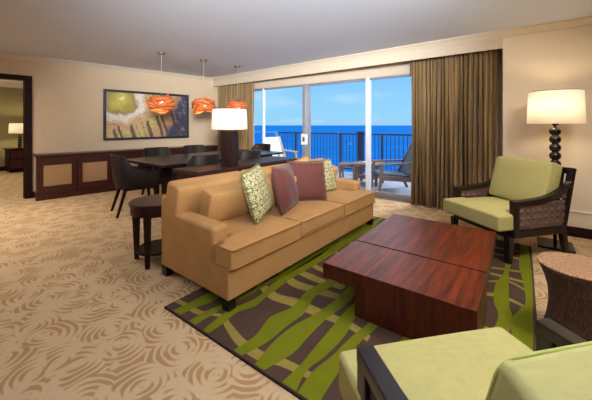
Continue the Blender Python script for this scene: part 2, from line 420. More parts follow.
on_wall(struct('trim_1', b, 'darktrim', bevel=0.006, label='dark wooden door casing of the doorway'))
b = NB(); box(b, 0.0, 0.016, -5.6, -0.80, 0, 0.11); box(b, 0.0, 0.016, 0.41, 4.15, 0, 0.11)
on_wall(struct('baseboard_left', b, 'darktrim', bevel=0.004))
CR = [(0, 0), (0.085, 0), (0.085, -0.014), (0.066, -0.020), (0.040, -0.045), (0.022, -0.070), (0.014, -0.074), (0.014, -0.088), (0, -0.088)]
def crown(name, poly=CR):
    b = NB(); return b
b = NB(); prism(b, [(x, H+z) for x, z in CR], 1, -5.0, 4.15)
on_wall(struct('trim_2', b, 'crown', label='crown moulding over the painting wall'))
# valance box in front of the window
VA = Vector((-6.48, 5.03, 0)); VB = Vector((-0.20, 4.755, 0)); VL = (VB-VA).length; VRZ = math.atan2(VB.y-VA.y, VB.x-VA.x)
b = NB(); box(b, 0, VL, 0, 0.022, 2.30, H)
o = struct('trim_3', b, 'valance', label='long valance board hiding the curtain track'); o.location = VA; o.rotation_euler = (0, 0, VRZ)
b = NB(); prism(b, [(-x, H+z*1.05) for x, z in CR], 0, 0.0, VL-0.02)
o = struct('trim_4', b, 'crown', label='crown moulding along the valance'); o.location = VA; o.rotation_euler = (0, 0, VRZ)
# right wall
b = NB(); box(b, -0.20, 3.4, 4.76, 5.40, 0, H)
struct('wall_right', b, 'wall_cream')
b = NB(); prism(b, [(4.76-x, H+z) for x, z in CR], 0, -0.285, 3.3)
struct('trim_5', b, 'crown', label='crown moulding over the cream wall')
b = NB(); box(b, -0.20, 3.28, 4.742, 4.76, 0, 0.115)
struct('baseboard_right', b, 'darktrim', bevel=0.004)
b = NB(); box(b, -0.195, 3.28, 4.746, 4.76, 0.285, 0.303)
struct('trim_6', b, 'white', label='thin white rail low on the cream wall', bevel=0.003)
b = NB(); box(b, 3.28, 3.40, -4.2, 4.76, 0, H); struct('wall_side', b, 'wall_rear')
b = NB(); box(b, -12.2, 3.28, -4.2, -4.08, 0, H); struct('wall_rear', b, 'wall_rear')
# adjoining room seen through the doorway
b = NB(); box(b, -11.9, -11.8, -4.08, 5.2, 0, H); struct('wall_adjoining', b, 'wall_green', label='green wall of the adjoining room')
b = NB(); box(b, -11.8, -6.62, 5.1, 5.22, 0, H); struct('wall_adjoining_end', b, 'wall_green')
b = NB(); box(b, -11.8, -11.78, -4.0, 5.1, 0, 0.12); struct('baseboard_adjoining', b, 'darktrim')
b = NB(); prism(b, [(-11.8+x, H+z*1.6) for x, z in CR], 1, -4.0, 5.1); struct('trim_7', b, 'crown', label='crown moulding in the adjoining room')
# window wall
b = NB(); box(b, -6.6, -0.205, 5.23, 5.33, 2.165, H); box(b, -6.75, -5.40, 5.23, 5.33, 0, 2.165); box(b, -0.52, -0.20, 5.14, 5.22, 0, 2.30)
struct('wall_window', b, 'valance')
b = NB(); box(b, -5.40, -0.205, 5.18, 5.36, 0.0, 0.018)
struct('trim_8', b, 'threshold', label='grey stone threshold and sliding track', bevel=0.004)
def door_panel(name, x0, x1, y, jl, jr, ml, mr, label):
    bb = NB(); box(bb, x0+jl, x1-jr, y-0.004, y+0.004, 0.10, 2.12)
    p = obj(name, bb, 'glass'); p['kind'] = 'structure'; p['label'] = label
    for (a, c, m) in ((x0, x0+jl, ml), (x1-jr, x1, mr)):
        q = NB(); box(q, a, c, y-0.025, y+0.025, 0.02, 2.165); struct('door_stile', q, m, p, bevel=0.003)
    q = NB(); box(q, x0+jl, x1-jr, y-0.022, y+0.022, 2.125, 2.165); struct('top_rail', q, 'grey_metal', p)
    q = NB(); box(q, x0+jl, x1-jr, y-0.022, y+0.022, 0.02, 0.10); struct('bottom_rail', q, 'grey_metal', p)
    return p
d1 = door_panel('door_1', -5.40, -4.93, 5.30, 0.13, 0.02, 'white', 'grey_metal', 'narrow fixed glass panel beside the left curtain')
d2 = door_panel('door_2', -4.90, -3.665, 5.25, 0.045, 0.075, 'white', 'grey_metal', 'sliding glass door with white latch box')
d3 = door_panel('door_3', -3.715, -2.24, 5.305, 0.125, 0.07, 'grey_metal', 'white', 'middle sliding glass door')
d4 = door_panel('door_4', -2.31, -0.21, 5.25, 0.075, 0.06, 'white', 'white', 'sliding glass door before the patio armchair')
q = NB(); box(q, -3.76, -3.60, 5.195, 5.222, 0.885, 1.115); struct('latch_box', q, 'white', d2, bevel=0.008)
q = NB(); box(q, -3.70, -3.66, 5.172, 5.20, 0.95, 1.05); struct('door_handle', q, 'chrome', d2, bevel=0.006)

# ------------------------------------------------------------------ outside
b = NB(); box(b, -13, 5, 5.37, 7.75, -0.25, -0.03)
struct('trim_9', b, 'slab', label='balcony floor slab')
b = NB(); n = 64
vs = [b.verts.new((30000*math.cos(2*PI*i/n), 30000*math.sin(2*PI*i/n), -40)) for i in range(n)]; b.faces.new(vs)
tag(obj('ocean', b, 'sea'), 'deep blue ocean stretching to the horizon beyond the balcony', 'sea')['kind'] = 'stuff'

# balcony railing
rl = thing('balcony_railing', 'dark metal balcony railing with thin upright balusters against the sea', 'railing', (-4.2, 7.6, -0.03))
b = NB(); box(b, -2.2, 4.6, -0.03, 0.03, 1.065, 1.105); obj('top_rail', b, 'rail', rl, bevel=0.006)
b = NB(); box(b, -2.2, 4.6, -0.02, 0.02, 0.10, 0.135); obj('bottom_rail', b, 'rail', rl, bevel=0.004)
for i in range(64):
    x = -2.15+i*0.105
    b = NB(); box(b, x-0.007, x+0.007, -0.007, 0.007, 0.13, 1.07); obj('baluster', b, 'rail', rl)
for x in (-1.5, 0.09, 1.30, 2.5, 3.8):
    b = NB(); box(b, x-0.025, x+0.025, -0.025, 0.025, 0, 1.07); obj('post', b, 'rail', rl, bevel=0.004)
b = NB(); box(b, 0.63, 0.76, -0.06, 0.07, 0, 1.13); box(b, 0.61, 0.78, -0.08, 0.09, 1.13, 1.16); obj('corner_post', b, 'rail', rl, bevel=0.006)
gl = thing('glazed_balcony_screen', 'pale blue balcony railing section with light posts, left of the dark balusters', 'railing', (-8.6, 7.6, -0.03))
b = NB(); box(b, -3.0, 2.15, -0.03, 0.03, 1.07, 1.11); obj('top_rail', b, 'railpale', gl, bevel=0.006)
b = NB(); box(b, -3.0, 2.15, -0.02, 0.02, 0.08, 0.12); obj('bottom_rail', b, 'railpale', gl)
b = NB(); box(b, -3.0, 2.15, -0.004, 0.004, 0.12, 1.07); obj('glass_pane', b, 'glass', gl)
for x in (-2.0, -0.6, 0.75, 1.55, 2.1, 2.30):
    if x < 2.2:
        b = NB(); box(b, x-0.03, x+0.03, -0.03, 0.03, 0, 1.07); obj('post', b, 'railpale', gl, bevel=0.004)

# boats on the sea
def boat(name, x, y, L, label, cat, sail=True):
    r = thing(name, label, cat, (x, y, -40), 0.6)
    b = NB(); hexa(b, [(-L/2, -L*.12, -0.2), (L*.3, -L*.12, -0.2), (L*.5, 0, -0.2), (L*.3, L*.12, -0.2), (-L/2, L*.12, -0.2)],
                   [(-L/2, -L*.16, L*.12), (L*.34, -L*.16, L*.12), (L*.58, 0, L*.14), (L*.34, L*.16, L*.12), (-L/2, L*.16, L*.12)]); obj('hull', b, 'sail', r)
    if sail:
        b = NB(); prism(b, [(-L*.35, L*.22), (L*.02, L*.22), (L*.02, L*1.15)], 1, -0.05, 0.05); prism(b, [(L*.08, L*.2), (L*.45, L*.2), (L*.06, L*.95)], 1, -0.04, 0.04)
        obj('sails', b, 'sail', r)
        b = NB(); box(b, L*.03, L*.055, -0.06, 0.06, L*.12, L*1.2); obj('mast', b, 'white', r)
    else:
        b = NB(); box(b, -L*.25, L*.12, -L*.1, L*.1, L*.12, L*.28); box(b, -L*.18, L*.04, -L*.08, L*.08, L*.28, L*.36); obj('cabin', b, 'sail', r)
boat('sailboat', -287.7, 571.7, 8.5, 'small white sailboat on the sea behind the railing', 'boat')
boat('motorboat', -657.5, 1198, 26, 'tiny white motorboat near the horizon', 'boat', False)

# patio furniture
def patio_chair(name, label, loc, rz, wood_m, fab, arm_m):
    r = thing(name, label, 'chair', loc, rz, None)
    for sx in (-1, 1):
        b = NB(); bar(b, (sx*0.30, -0.36, 0), (sx*0.30, -0.30, 0.54), 0.05, 0.05, (0, 1, 0)); obj('front_leg', b, wood_m, r, bevel=0.005)
        b = NB(); bar(b, (sx*0.30, 0.42, 0), (sx*0.30, 0.22, 0.40), 0.05, 0.05, (0, 1, 0)); bar(b, (sx*0.30, 0.24, 0.36), (sx*0.30, 0.56, 0.98), 0.045, 0.05, (0, 1, 0)); obj('rear_leg', b, wood_m, r, bevel=0.005)
        b = NB(); bar(b, (sx*0.30, -0.36, 0.56), (sx*0.30, 0.34, 0.58), 0.075, 0.035); obj('armrest', b, arm_m, r, bevel=0.008)
        b = NB(); bar(b, (sx*0.30, -0.32, 0.30), (sx*0.30, 0.26, 0.26), 0.03, 0.09); obj('side_rail', b, wood_m, r, bevel=0.005)
    b = NB(); bar(b, (0, -0.34, 0.36), (0, 0.26, 0.30), 0.54, 0.07); obj('seat', b, fab, r, bevel=0.02, seg=3)
    b = NB(); bar(b, (0, 0.26, 0.34), (0, 0.56, 0.96), 0.54, 0.06, (0, 1, 0)); obj('backrest', b, fab, r, bevel=0.02, seg=3)
    return r
patio_chair('patio_armchair', 'grey wooden patio armchair on the balcony, next to the right curtain', (-2.12, 6.12, -0.03), math.radians(-52), 'patiowood', 'patiosling', 'patiowood')
patio_chair('patio_chair', 'white sling patio chair with pale wooden arms at the balcony, left', (-5.55, 6.72, -0.03), math.radians(-285), 'patiolight', 'patiowhite', 'patiolight')
t = thing('patio_table', 'low grey wooden patio table by the railing', 'table', (-2.80, 6.50, -0.03), 0.1)
b = NB(); [box(b, -0.30, 0.30, -0.30+i*0.102, -0.21+i*0.102, 0.44, 0.47) for i in range(6)]; box(b, -0.27, 0.27, -0.27, 0.27, 0.40, 0.44); obj('tabletop', b, 'patiowood', t, bevel=0.004)
for sx in (-1, 1):
    for sy in (-1, 1):
        b = NB(); bar(b, (sx*.25, sy*.25, 0), (sx*.25, sy*.25, 0.40), 0.05, 0.05); obj('leg', b, 'patiowood', t)
b = NB(); box(b, -0.24, 0.24, -0.24, 0.24, 0.14, 0.165); obj('shelf', b, 'patiowood', t)
b = NB(); lathe(b, [(0.08, 0), (0.13, 0.012), (0.135, 0.02), (0.09, 0.012), (0.0, 0.01)], 20, cap=False)
tag(obj('plate', b, 'white'), 'white dish lying on the patio table', 'plate').location = (-2.78, 6.47, 0.441)
t = thing('patio_footstool', 'dark slatted footstool on the balcony behind the sofa arm', 'footstool', (-3.42, 6.78, -0.03), 0.3)
b = NB(); [box(b, -0.24, 0.24, -0.22+i*0.09, -0.145+i*0.09, 0.36, 0.385) for i in range(5)]; box(b, -0.22, 0.22, -0.20, 0.20, 0.31, 0.36); obj('slatted_top', b, 'patiowood', t)
for sx in (-1, 1):
    for sy in (-1, 1):
        b = NB(); bar(b, (sx*.20, sy*.18, 0), (sx*.20, sy*.18, 0.31), 0.045, 0.045); obj('leg', b, 'patiowood', t)

# ------------------------------------------------------------------ curtains
def curtain(name, label, a, bb, z0, z1, nf, amp, seed):
    rnd = random.Random(seed); a = Vector(a); bb = Vector(bb); L = (bb-a).length; u = (bb-a)/L; nrm = Vector((-u.y, u.x, 0))
    N_ = nf*10; ph = 0; cols = []
    fr = [0.7+0.6*rnd.random() for _ in range(nf+2)]; am = [0.6+0.7*rnd.random() for _ in range(nf+2)]
    xs = []; s = 0
    for i in range(N_+1):
        k = i/10; j = int(k); xs.append(s); s += fr[min(j, nf)]
    tot = xs[-1]; rows = [(z0, 1.0), (z0+0.5, 0.96), (z0+1.1, 0.85), (z0+1.7, 0.7), (z1-0.05, 0.5), (z1, 0.48)]
    b = NB(); grid = []
    for z, k in rows:
        r = []
        for i in range(N_+1):
            th = 2*PI*i/10; j = min(i//10, nf)
            off = amp*k*am[j]*math.sin(th)+amp*0.25*math.sin(th*2+j)
            sl = 0.012*math.sin(th+z*1.3+j*1.7)
            p = a+u*(xs[i]/tot*L+sl)+nrm*off; r.append(b.verts.new((p.x, p.y, z)))
        grid.append(r)
    for r0, r1 in zip(grid, grid[1:]):
        for i in range(N_): b.faces.new((r0[i], r0[i+1], r1[i+1], r1[i]))
    o = obj(name, b, 'curtain', smooth=True)
    s = o.modifiers.new('thick', 'SOLIDIFY'); s.thickness = 0.004
    return tag(o, label, 'curtain')
curtain('curtain', 'wide gold-brown pleated curtain beside the cream wall', (-1.45, 5.07, 0), (-0.265, 4.97, 0), 0.012, 2.50, 20, 0.060, 3)
curtain('curtain', 'gold-brown pleated curtain in the corner behind the dining table', (-6.41, 5.13, 0), (-5.10, 5.13, 0), 0.012, 2.50, 14, 0.045, 9)

# ------------------------------------------------------------------ rug
GREEN = [
 [(-1.28,1.165,.068),(-1.25,1.33,.096),(-1.27,1.52,.146),(-1.24,1.69,.111),(-1.28,1.9,.091),(-1.26,2.06,.095),(-1.22,2.33,.09)],
 [(-1.11,1.165,.067),(-1.1,1.36,.148),(-1.1,1.53,.134),(-1.08,1.7,.096),(-1.05,1.92,.086),(-1.05,2.09,.091),(-1.04,2.36,.107)],
 [(-.91,1.165,.09),(-.92,1.3,.051),(-.91,1.46,.086),(-.91,1.66,.1),(-.93,1.9,.083),(-.91,2.18,.073)],
 [(-.8,1.165,.113),(-.81,1.32,.114),(-.8,1.47,.079),(-.79,1.68,.063),(-.76,1.87,.062)],
 [(-1.57,1.165,.05),(-1.58,1.28,.073),(-1.59,1.42,.066),(-1.55,1.54,.08),(-1.55,1.67,.054),(-1.57,1.82,.076),(-1.58,1.99,.081),(-1.57,2.3,.103),(-1.56,2.64,.113),(-1.55,3.07,.107),(-1.54,3.52,.109)],
 [(-1.71,1.165,.07),(-1.71,1.26,.07),(-1.7,1.37,.055),(-1.68,1.47,.046),(-1.66,1.63,.043),(-1.66,1.78,.045),(-1.64,2.04,.049)],
 [(-1.89,1.165,.085),(-1.88,1.27,.09),(-1.86,1.39,.12),(-1.86,1.56,.09)],
 [(-.54,1.165,.09),(-.56,1.5,.12),(-.53,1.9,.07)], [(-.36,1.165,.07),(-.34,1.5,.10),(-.36,1.9,.12)],
 [(-.12,1.165,.1),(-.10,1.6,.13),(-.13,2.0,.08),(-.08,2.43,.079),(-.11,2.62,.092),(-.12,2.91,.089),(-.1,3.24,.035),(-.09,3.78,.065)],
 [(.02,1.165,.07),(.01,1.7,.06),(.01,2.4,.112),(.03,2.62,.072),(.05,2.77,.041),(.045,3.08,.058),(.03,3.45,.087),(.03,3.8,.072)],
]
TAN = [
 [(-2.02,1.25,.042),(-1.9,1.26,.04),(-1.78,1.26,.047),(-1.71,1.29,.037),(-1.61,1.33,.036),(-1.5,1.29,.048),(-1.33,1.24,.062),(-1.16,1.23,.067),(-1.02,1.27,.058),(-.82,1.29,.041)],
 [(-1.95,1.8,.06),(-1.81,1.81,.069),(-1.65,1.77,.075),(-1.48,1.72,.088),(-1.32,1.75,.104),(-1.19,1.75,.096),(-1.01,1.76,.079),(-.85,1.76,.064),(-.73,1.72,.057)],
 [(-1.79,2.09,.065),(-1.65,2.03,.074),(-1.48,1.96,.091),(-1.33,1.97,.097),(-1.12,2.0,.078),(-1.0,2.02,.064)],
 [(-1.76,2.23,.052),(-1.62,2.15,.063),(-1.46,2.13,.086),(-1.32,2.12,.08),(-1.12,2.14,.074)],
 [(-1.75,2.4,.057),(-1.51,2.31,.066),(-1.33,2.27,.059)],
 [(-1.71,2.74,.067),(-1.52,2.69,.061),(-1.35,2.68,.057)],
 [(-1.7,3.05,.06),(-1.5,3.0,.07),(-1.3,3.04,.06)], [(-1.7,3.4,.06),(-1.5,3.42,.07),(-1.3,3.38,.06)],
 [(-.5,3.2,.04),(-.28,3.22,.041),(-.16,3.26,.04),(.03,3.31,.038)], [(-.4,3.12,.04),(-.27,3.11,.046),(-.15,3.11,.043),(.04,3.1,.04)],
 [(-.4,2.93,.03),(-.21,2.95,.033),(-.09,3.04,.033),(.03,2.96,.036)], [(-.4,2.7,.05),(-.23,2.71,.058),(-.14,2.74,.056),(-.04,2.72,.042),(.06,2.66,.038)],
 [(-.4,2.2,.05),(-.2,2.25,.058),(-.05,2.2,.056),(.06,2.26,.04)], [(-.7,3.62,.05),(-.4,3.58,.07),(-.1,3.62,.05),(.05,3.6,.04)], [(-1.4,3.8,.05),(-.8,3.85,.07),(-.2,3.8,.05),(.05,3.84,.04)],
]
def spline(pts, n=8):
    o = []
    for i in range(len(pts)-1):
        p0 = pts[max(i-1, 0)]; p1 = pts[i]; p2 = pts[i+1]; p3 = pts[min(i+2, len(pts)-1)]
        for k in range(n):
            t = k/n
            o.append(tuple(0.5*((2*b_)+(-a_+c_)*t+(2*a_-5*b_+4*c_-d_)*t*t+(-a_+3*b_-3*c_+d_)*t**3) for a_, b_, c_, d_ in zip(p0, p1, p2, p3)))
    o.append(pts[-1]); return o
RX0, RX1, RY0, RY1 = -2.035, 0.08, 1.155, 4.08
rnd = random.Random(5)
b = NB(); box(b, RX0, RX1, RY0, RY1, 0.0, 0.010, 3); box(b, RX0+0.004, RX1-0.002, RY0+0.008, RY1-0.004, 0.010, 0.0112, 0)
def ribbon(b, pts, vertical, z, mi):
    pts = [(p[0]-0.008, p[1], p[2]) for p in spline(pts)]; rows = []
    for x, y, w_ in pts:
        lo, hi = (x-w_/2, x+w_/2) if vertical else (y-w_/2, y+w_/2)
        if vertical: lo, hi = max(lo, RX0+.006), min(hi, RX1-.003); y = min(max(y, RY0+.014), RY1-.014); q = ((lo, y), (hi, y))
        else: x = min(max(x, RX0+.006), RX1-.003); q = ((x, lo), (x, hi))
        rows.append([b.verts.new((*q[0], z)), b.verts.new((*q[1], z))])
    for r0, r1 in zip(rows, rows[1:]):
        f = b.faces.new((r0[0], r0[1], r1[1], r1[0])); f.material_index = mi
for g in TAN: ribbon(b, g, False, 0.0122, 2)
for g in GREEN:
    g = list(g); x0 = g[-1][0]; y = g[-1][1]+0.32; k = 0
    while y < RY1:
        g.append((x0+0.02*math.sin(k*2.1), y, 0.05+0.07*rnd.random())); y += 0.3; k += 1
    g.append((x0, RY1-0.014, 0.07)); ribbon(b, g, True, 0.0130, 1)
me_rug = obj('rug', b, ['rugbrown', 'ruggreen', 'rugtan', 'rugedge'])
tag(me_rug, 'brown area rug with wavy lime green and olive bands under the coffee table', 'rug')
# ================================================================== THINGS
RZ = 0.0132   # top of the rug pile
# ------------------------------------------------------------------ coffee table
ct = thing('coffee_table', 'low reddish mahogany block coffee table with overhanging slab', 'table', (-0.67, 2.62, RZ))
def ctb(name, x0, x1, y0, y1, z0, z1, m='redwood'):
    b = NB(); box(b, x0+0.67, x1+0.67, y0-2.62, y1-2.62, z0, z1)
    return obj(name, b, m, ct, bevel=0.004)
ZT = 0.295
def two_tone(name, x0, x1, y0, y1, z0, z1):
    b = NB(); box(b, x0+0.67, x1+0.67, y0-2.62, y1-2.62, z0, z1)
    b.normal_update(); bmesh.ops.recalc_face_normals(b, faces=b.faces)
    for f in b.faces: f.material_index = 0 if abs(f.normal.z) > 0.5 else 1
    return obj(name, b, ['redwood', 'redwoodside'], ct, bevel=0.004)
two_tone('front_block', -0.832, -0.19, 1.862, 2.388, 0.0, ZT)
two_tone('front_slab', -1.152, -0.838, 1.862, 2.388, ZT-0.105, ZT)
two_tone('rear_slab', -1.152, -0.19, 2.402, 3.365, ZT-0.105, ZT)
b = NB(); box(b, -0.905+.67, -0.84+.67, 1.87-2.62, 2.38-2.62, 0, ZT-0.106); obj('support_panel', b, 'redwoodside', ct)
b = NB(); box(b, -0.905+.67, -0.30+.67, 2.42-2.62, 3.20-2.62, 0, ZT-0.106); obj('rear_base', b, 'redwoodside', ct, bevel=0.003)
b = NB(); box(b, -1.145+.67, -0.20+.67, 2.389-2.62, 2.401-2.62, ZT-0.10, ZT-0.012); obj('shadow_gap', b, 'lineblack', ct)
b = NB(); box(b, -0.8375+.67, -0.8325+.67, 1.866-2.62, 2.386-2.62, ZT-0.08, ZT-0.002); obj('inlay_strip', b, 'lineseam', ct)

# ------------------------------------------------------------------ cushions
def cushion_bm(sx, sy, sz, puff=0.02, cuts=8, edge=0.0, bm=None, off=(0, 0, 0), sidepuff=0.0):
    b = NB() if bm is None else bm
    r = bmesh.ops.create_cube(b, size=2.0); vs = r['verts']
    es = list({e for v in vs for e in v.link_edges})
    bmesh.ops.subdivide_edges(b, edges=es, cuts=cuts, use_grid_fill=True)
    allv = b.verts if bm is None else [v for v in b.verts if all(abs(c) <= 1.0001 for c in v.co)]
    for v in allv:
        x, y, z = v.co
        fz = (1-x*x)*(1-y*y); fx = (1-y*y)*(1-z*z); fy = (1-x*x)*(1-z*z)
        v.co = Vector((x*sx/2+math.copysign(sidepuff*fx, x)*(abs(x) > .99), y*sy/2+math.copysign(sidepuff*fy, y)*(abs(y) > .99), z*sz/2+math.copysign(puff*fz**0.5, z)*(abs(z) > .99)))+Vector(off)
    return b
def piping(sx, sy, z, r, parent, mat, off=(0, 0, 0), rad=0.03, name='piping'):
    pts = []
    for cx, cy, a0 in ((sx/2-rad, sy/2-rad, 0), (-sx/2+rad, sy/2-rad, 90), (-sx/2+rad, -sy/2+rad, 180), (sx/2-rad, -sy/2+rad, 270)):
        for k in range(5):
            a_ = math.radians(a0+k*22.5); pts.append((off[0]+cx+rad*math.cos(a_), off[1]+cy+rad*math.sin(a_), off[2]+z))
    b = NB(); tube(b, pts, r, 6, True); return obj(name, b, mat, parent, smooth=True)
def pillow_mesh(s, t, n=18, s2=None):
    s2 = s2 or s; b = NB(); g = {}
    for side in (1, -1):
        for i in range(n+1):
            for j in range(n+1):
                u = -1+2*i/n; v = -1+2*j/n
                rim = i in (0, n) or j in (0, n)
                if side == -1 and rim: g[(side, i, j)] = g[(1, i, j)]; continue
                x = u*s/2*(1-0.045*(1-v*v)*abs(u)); y = v*s2/2*(1-0.045*(1-u*u)*abs(v))
                z = side*t/2*((1-u**4)*(1-v**4))**0.5*(0.75+0.25*(1-u*u)*(1-v*v))
                z += 0.004*math.sin(u*5+v*3)*(1-u*u)
                g[(side, i, j)] = b.verts.new((x, y, 0 if rim else z))
        for i in range(n):
            for j in range(n):
                q = [g[(side, i, j)], g[(side, i+1, j)], g[(side, i+1, j+1)], g[(side, i, j+1)]]
                b.faces.new(q if side == 1 else q[::-1])
    rim = [g[(1, i, 0)].co.copy() for i in range(n)]+[g[(1, n, j)].co.copy() for j in range(n)]+[g[(1, n-i, n)].co.copy() for i in range(n)]+[g[(1, 0, n-j)].co.copy() for j in range(n)]
    return b, rim
def pillow(name, label, base, nrm_deg, lean, roll, s, t, mat, pmat, s2=None, group=None):
    """base: point where the lower edge rests; nrm_deg: heading the front faces; lean: degrees back"""
    b, rim = pillow_mesh(s, t, s2=s2); o = obj(name, b, mat, smooth=True, subsurf=1)
    b = NB(); tube(b, rim, 0.0055, 6, True); obj('piping', b, pmat, o, smooth=True)
    h = (s2 or s)/2
    R_ = Matrix.Rotation(math.radians(nrm_deg+90), 4, 'Z') @ Matrix.Rotation(math.radians(90-lean), 4, 'X') @ Matrix.Rotation(math.radians(roll), 4, 'Z')
    up = (R_.to_3x3() @ Matrix.Rotation(-math.radians(roll), 3, 'Z') @ Vector((0, 1, 0)))
    lift = h*(abs(math.cos(math.radians(roll)))+abs(math.sin(math.radians(roll)))*s/(s2 or s))*0.96
    o.matrix_world = Matrix.Translation(Vector(base)+up*lift) @ R_
    tag(o, label, 'pillow', group); return o

# ------------------------------------------------------------------ sofa
SX0, SX1, SY0, SY1 = -2.52, -1.61, 1.38, 3.75
so = thing('sofa', 'camel brown three-seat sofa with square arms standing half on the rug', 'sofa', (-2.04, 2.477, 0))
def sl(x, y, z): return (x+2.04, y-2.477, z)
def sbox(name, x0, x1, y0, y1, z0, z1, bevel=0.02, mat='sofa'):
    b = NB(); box(b, x0+2.04, x1+2.04, y0-2.477, y1-2.477, z0, z1); return obj(name, b, mat, so, bevel=bevel, seg=4)
sbox('base', SX0+.004, SX1, SY0, SY1, 0.085, 0.30, 0.012)
sbox('back_frame', SX0-0.03, SX0+0.17, SY0+.005, SY1-.005, 0.29, 0.685, 0.035)
for y0, y1, s in ((SY0, SY0+0.15, 1), (SY1-0.15, SY1, -1)):
    b = NB(); prof = [(SX0+2.04, 0.087), (-1.785+2.04, 0.087), (-1.785+2.04, 0.555), (SX0+2.04, 0.575)]
    e0, e1 = (0.003, 0) if s > 0 else (0, 0.003)
    hexa(b, [(p[0], y0-e0-2.477, p[1]) for p in prof], [(p[0], y1+e1-2.477, p[1]) for p in prof]); obj('arm', b, 'sofa', so, bevel=0.035, seg=5)
third = (SY1-SY0)/3
for i in range(3):
    ya = SY0+i*third; yb = ya+third
    ia = ya+(0.155 if i == 0 else 0.004); ib = yb-(0.155 if i == 2 else 0.004)
    ea = ya+0.004; eb = yb-0.004
    b = NB(); zb, zt = 0.30, 0.442
    # T shaped seat cushion: wide lip in front of the arm
    xs = [SX0+0.18, -2.2, -2.0, -1.79, -1.765, -1.69, SX1+0.022]
    n = 10; top = []; bot = []
    for x in xs:
        a_, c_ = (ea, eb) if x > -1.78 else (ia, ib)
        rt = []; rb = []
        for j in range(n+1):
            v = j/n; y = a_+(c_-a_)*v
            pf = 0.022*(max(0, 1-(2*v-1)**4))*(1-max(0, (x+1.79)/0.2)**2 if x > -1.79 else 1)
            rt.append(b.verts.new(sl(x, y, zt+pf))); rb.append(b.verts.new(sl(x, y, zb)))
        top.append(rt); bot.append(rb)
    for k in range(len(xs)-1):
        for j in range(n):
            b.faces.new((top[k][j], top[k+1][j], top[k+1][j+1], top[k][j+1])); b.faces.new((bot[k][j], bot[k][j+1], bot[k+1][j+1], bot[k+1][j]))
        b.faces.new((top[k][0], bot[k][0], bot[k+1][0], top[k+1][0])); b.faces.new((top[k][n], top[k+1][n], bot[k+1][n], bot[k][n]))
    for j in range(n):
        b.faces.new((top[0][j], top[0][j+1], bot[0][j+1], bot[0][j])); b.faces.new((top[-1][j], bot[-1][j], bot[-1][j+1], top[-1][j+1]))
    sc = obj('seat_cushion', b, 'sofa', so, bevel=0.026, seg=4, limit=50)
    b = NB(); xf = SX1+0.034
    for z_ in (zt-0.004, zb+0.01):
        tube(b, [sl(-1.77, ea+.002, z_), sl(xf-0.03, ea+.002, z_), sl(xf-0.008, ea+0.01, z_), sl(xf, ea+0.032, z_), sl(xf, eb-0.032, z_), sl(xf-0.008, eb-0.01, z_), sl(xf-0.03, eb-.002, z_), sl(-1.77, eb-.002, z_)], 0.0055, 6)
    obj('piping', b, 'sofapipe', sc, smooth=True)
# tall back cushions
ys = [(SY0-0.005, SY0+0.80), (SY0+0.80, SY1-0.80), (SY1-0.80, SY1+0.005)]
for i, (a_, c_) in enumerate(ys):
    b = cushion_bm(0.36, c_-a_-0.01, 0.17, 0.03, 8)
    bmesh.ops.rotate(b, verts=b.verts, cent=(0, 0, 0), matrix=Matrix.Rotation(math.radians(-78), 3, 'Y'))
    bmesh.ops.translate(b, verts=b.verts, vec=sl(-2.365, (a_+c_)/2, 0.625))
    c0 = obj('back_cushion', b, 'sofa', so, bevel=0.03, seg=4, limit=50)
    p = piping(0.355, c_-a_-0.02, 0.082, 0.006, c0, 'sofapipe', rad=0.03)
    p.matrix_basis = Matrix.Translation(Vector(sl(-2.365, (a_+c_)/2, 0.625))) @ Matrix.Rotation(math.radians(-78), 4, 'Y')
# loose lower back cushions in front
for (a_, c_) in ((SY0+0.165, SY0+0.86), (SY0+0.87, SY1-0.87), (SY1-0.86, SY1-0.165)):
    b = cushion_bm(0.29, c_-a_, 0.13, 0.035, 8)
    M4 = Matrix.Translation(Vector(sl(-2.13, (a_+c_)/2, 0.61))) @ Matrix.Rotation(math.radians(-74), 4, 'Y')
    bmesh.ops.transform(b, matrix=M4, verts=b.verts)
    c0 = obj('lumbar_cushion', b, 'sofa', so, bevel=0.035, seg=4, limit=50)
    p = piping(0.285, c_-a_-0.01, 0.06, 0.006, c0, 'sofapipe', rad=0.04); p.matrix_basis = M4
for x in (SX0+0.05, SX1-0.036):
    for y in (SY0+0.036, SY1-0.036):
        z0 = RZ if x > -2.03 else 0.0
        b = NB(); hexa(b, [sl(x-.034, y-.034, z0), sl(x+.034, y-.034, z0), sl(x+.034, y+.034, z0), sl(x-.034, y+.034, z0)], [sl(x-.040, y-.040, .09), sl(x+.034, y-.034, .09), sl(x+.034, y+.034, .09), sl(x-.040, y+.040, .09)])
        obj('leg', b, 'black', so, bevel=0.003)
pillow('throw_pillow', 'green and cream medallion pattern pillow nearest the sofa arm in front', (-1.87, 2.02, 0.462), 24, 16, 4, 0.46, 0.15, 'damask', 'olivepipe')
pillow('throw_pillow', 'plum purple pillow seen edge-on, standing next to the green patterned one', (-1.84, 2.37, 0.462), 18, 14, -2, 0.45, 0.16, 'purple', 'purple')
pillow('throw_pillow', 'large plum purple square pillow facing the camera on the sofa', (-1.89, 2.76, 0.462), -38, 18, -2, 0.445, 0.15, 'purple', 'purple')
pillow('throw_pillow', 'green and cream medallion pattern pillow half hidden behind the large plum one', (-1.95, 3.25, 0.462), -8, 16, 0, 0.42, 0.13, 'damask', 'olivepipe')
pillow('throw_pillow', 'camel brown pillow tipped up behind the plum pillow', (-2.15, 3.02, 0.462), -20, 14, 14, 0.39, 0.12, 'sofa', 'sofapipe')

so.rotation_euler = (0, 0, math.radians(-1.6)); so.location = (-2.04+0.03, 2.477+0.01, 0)

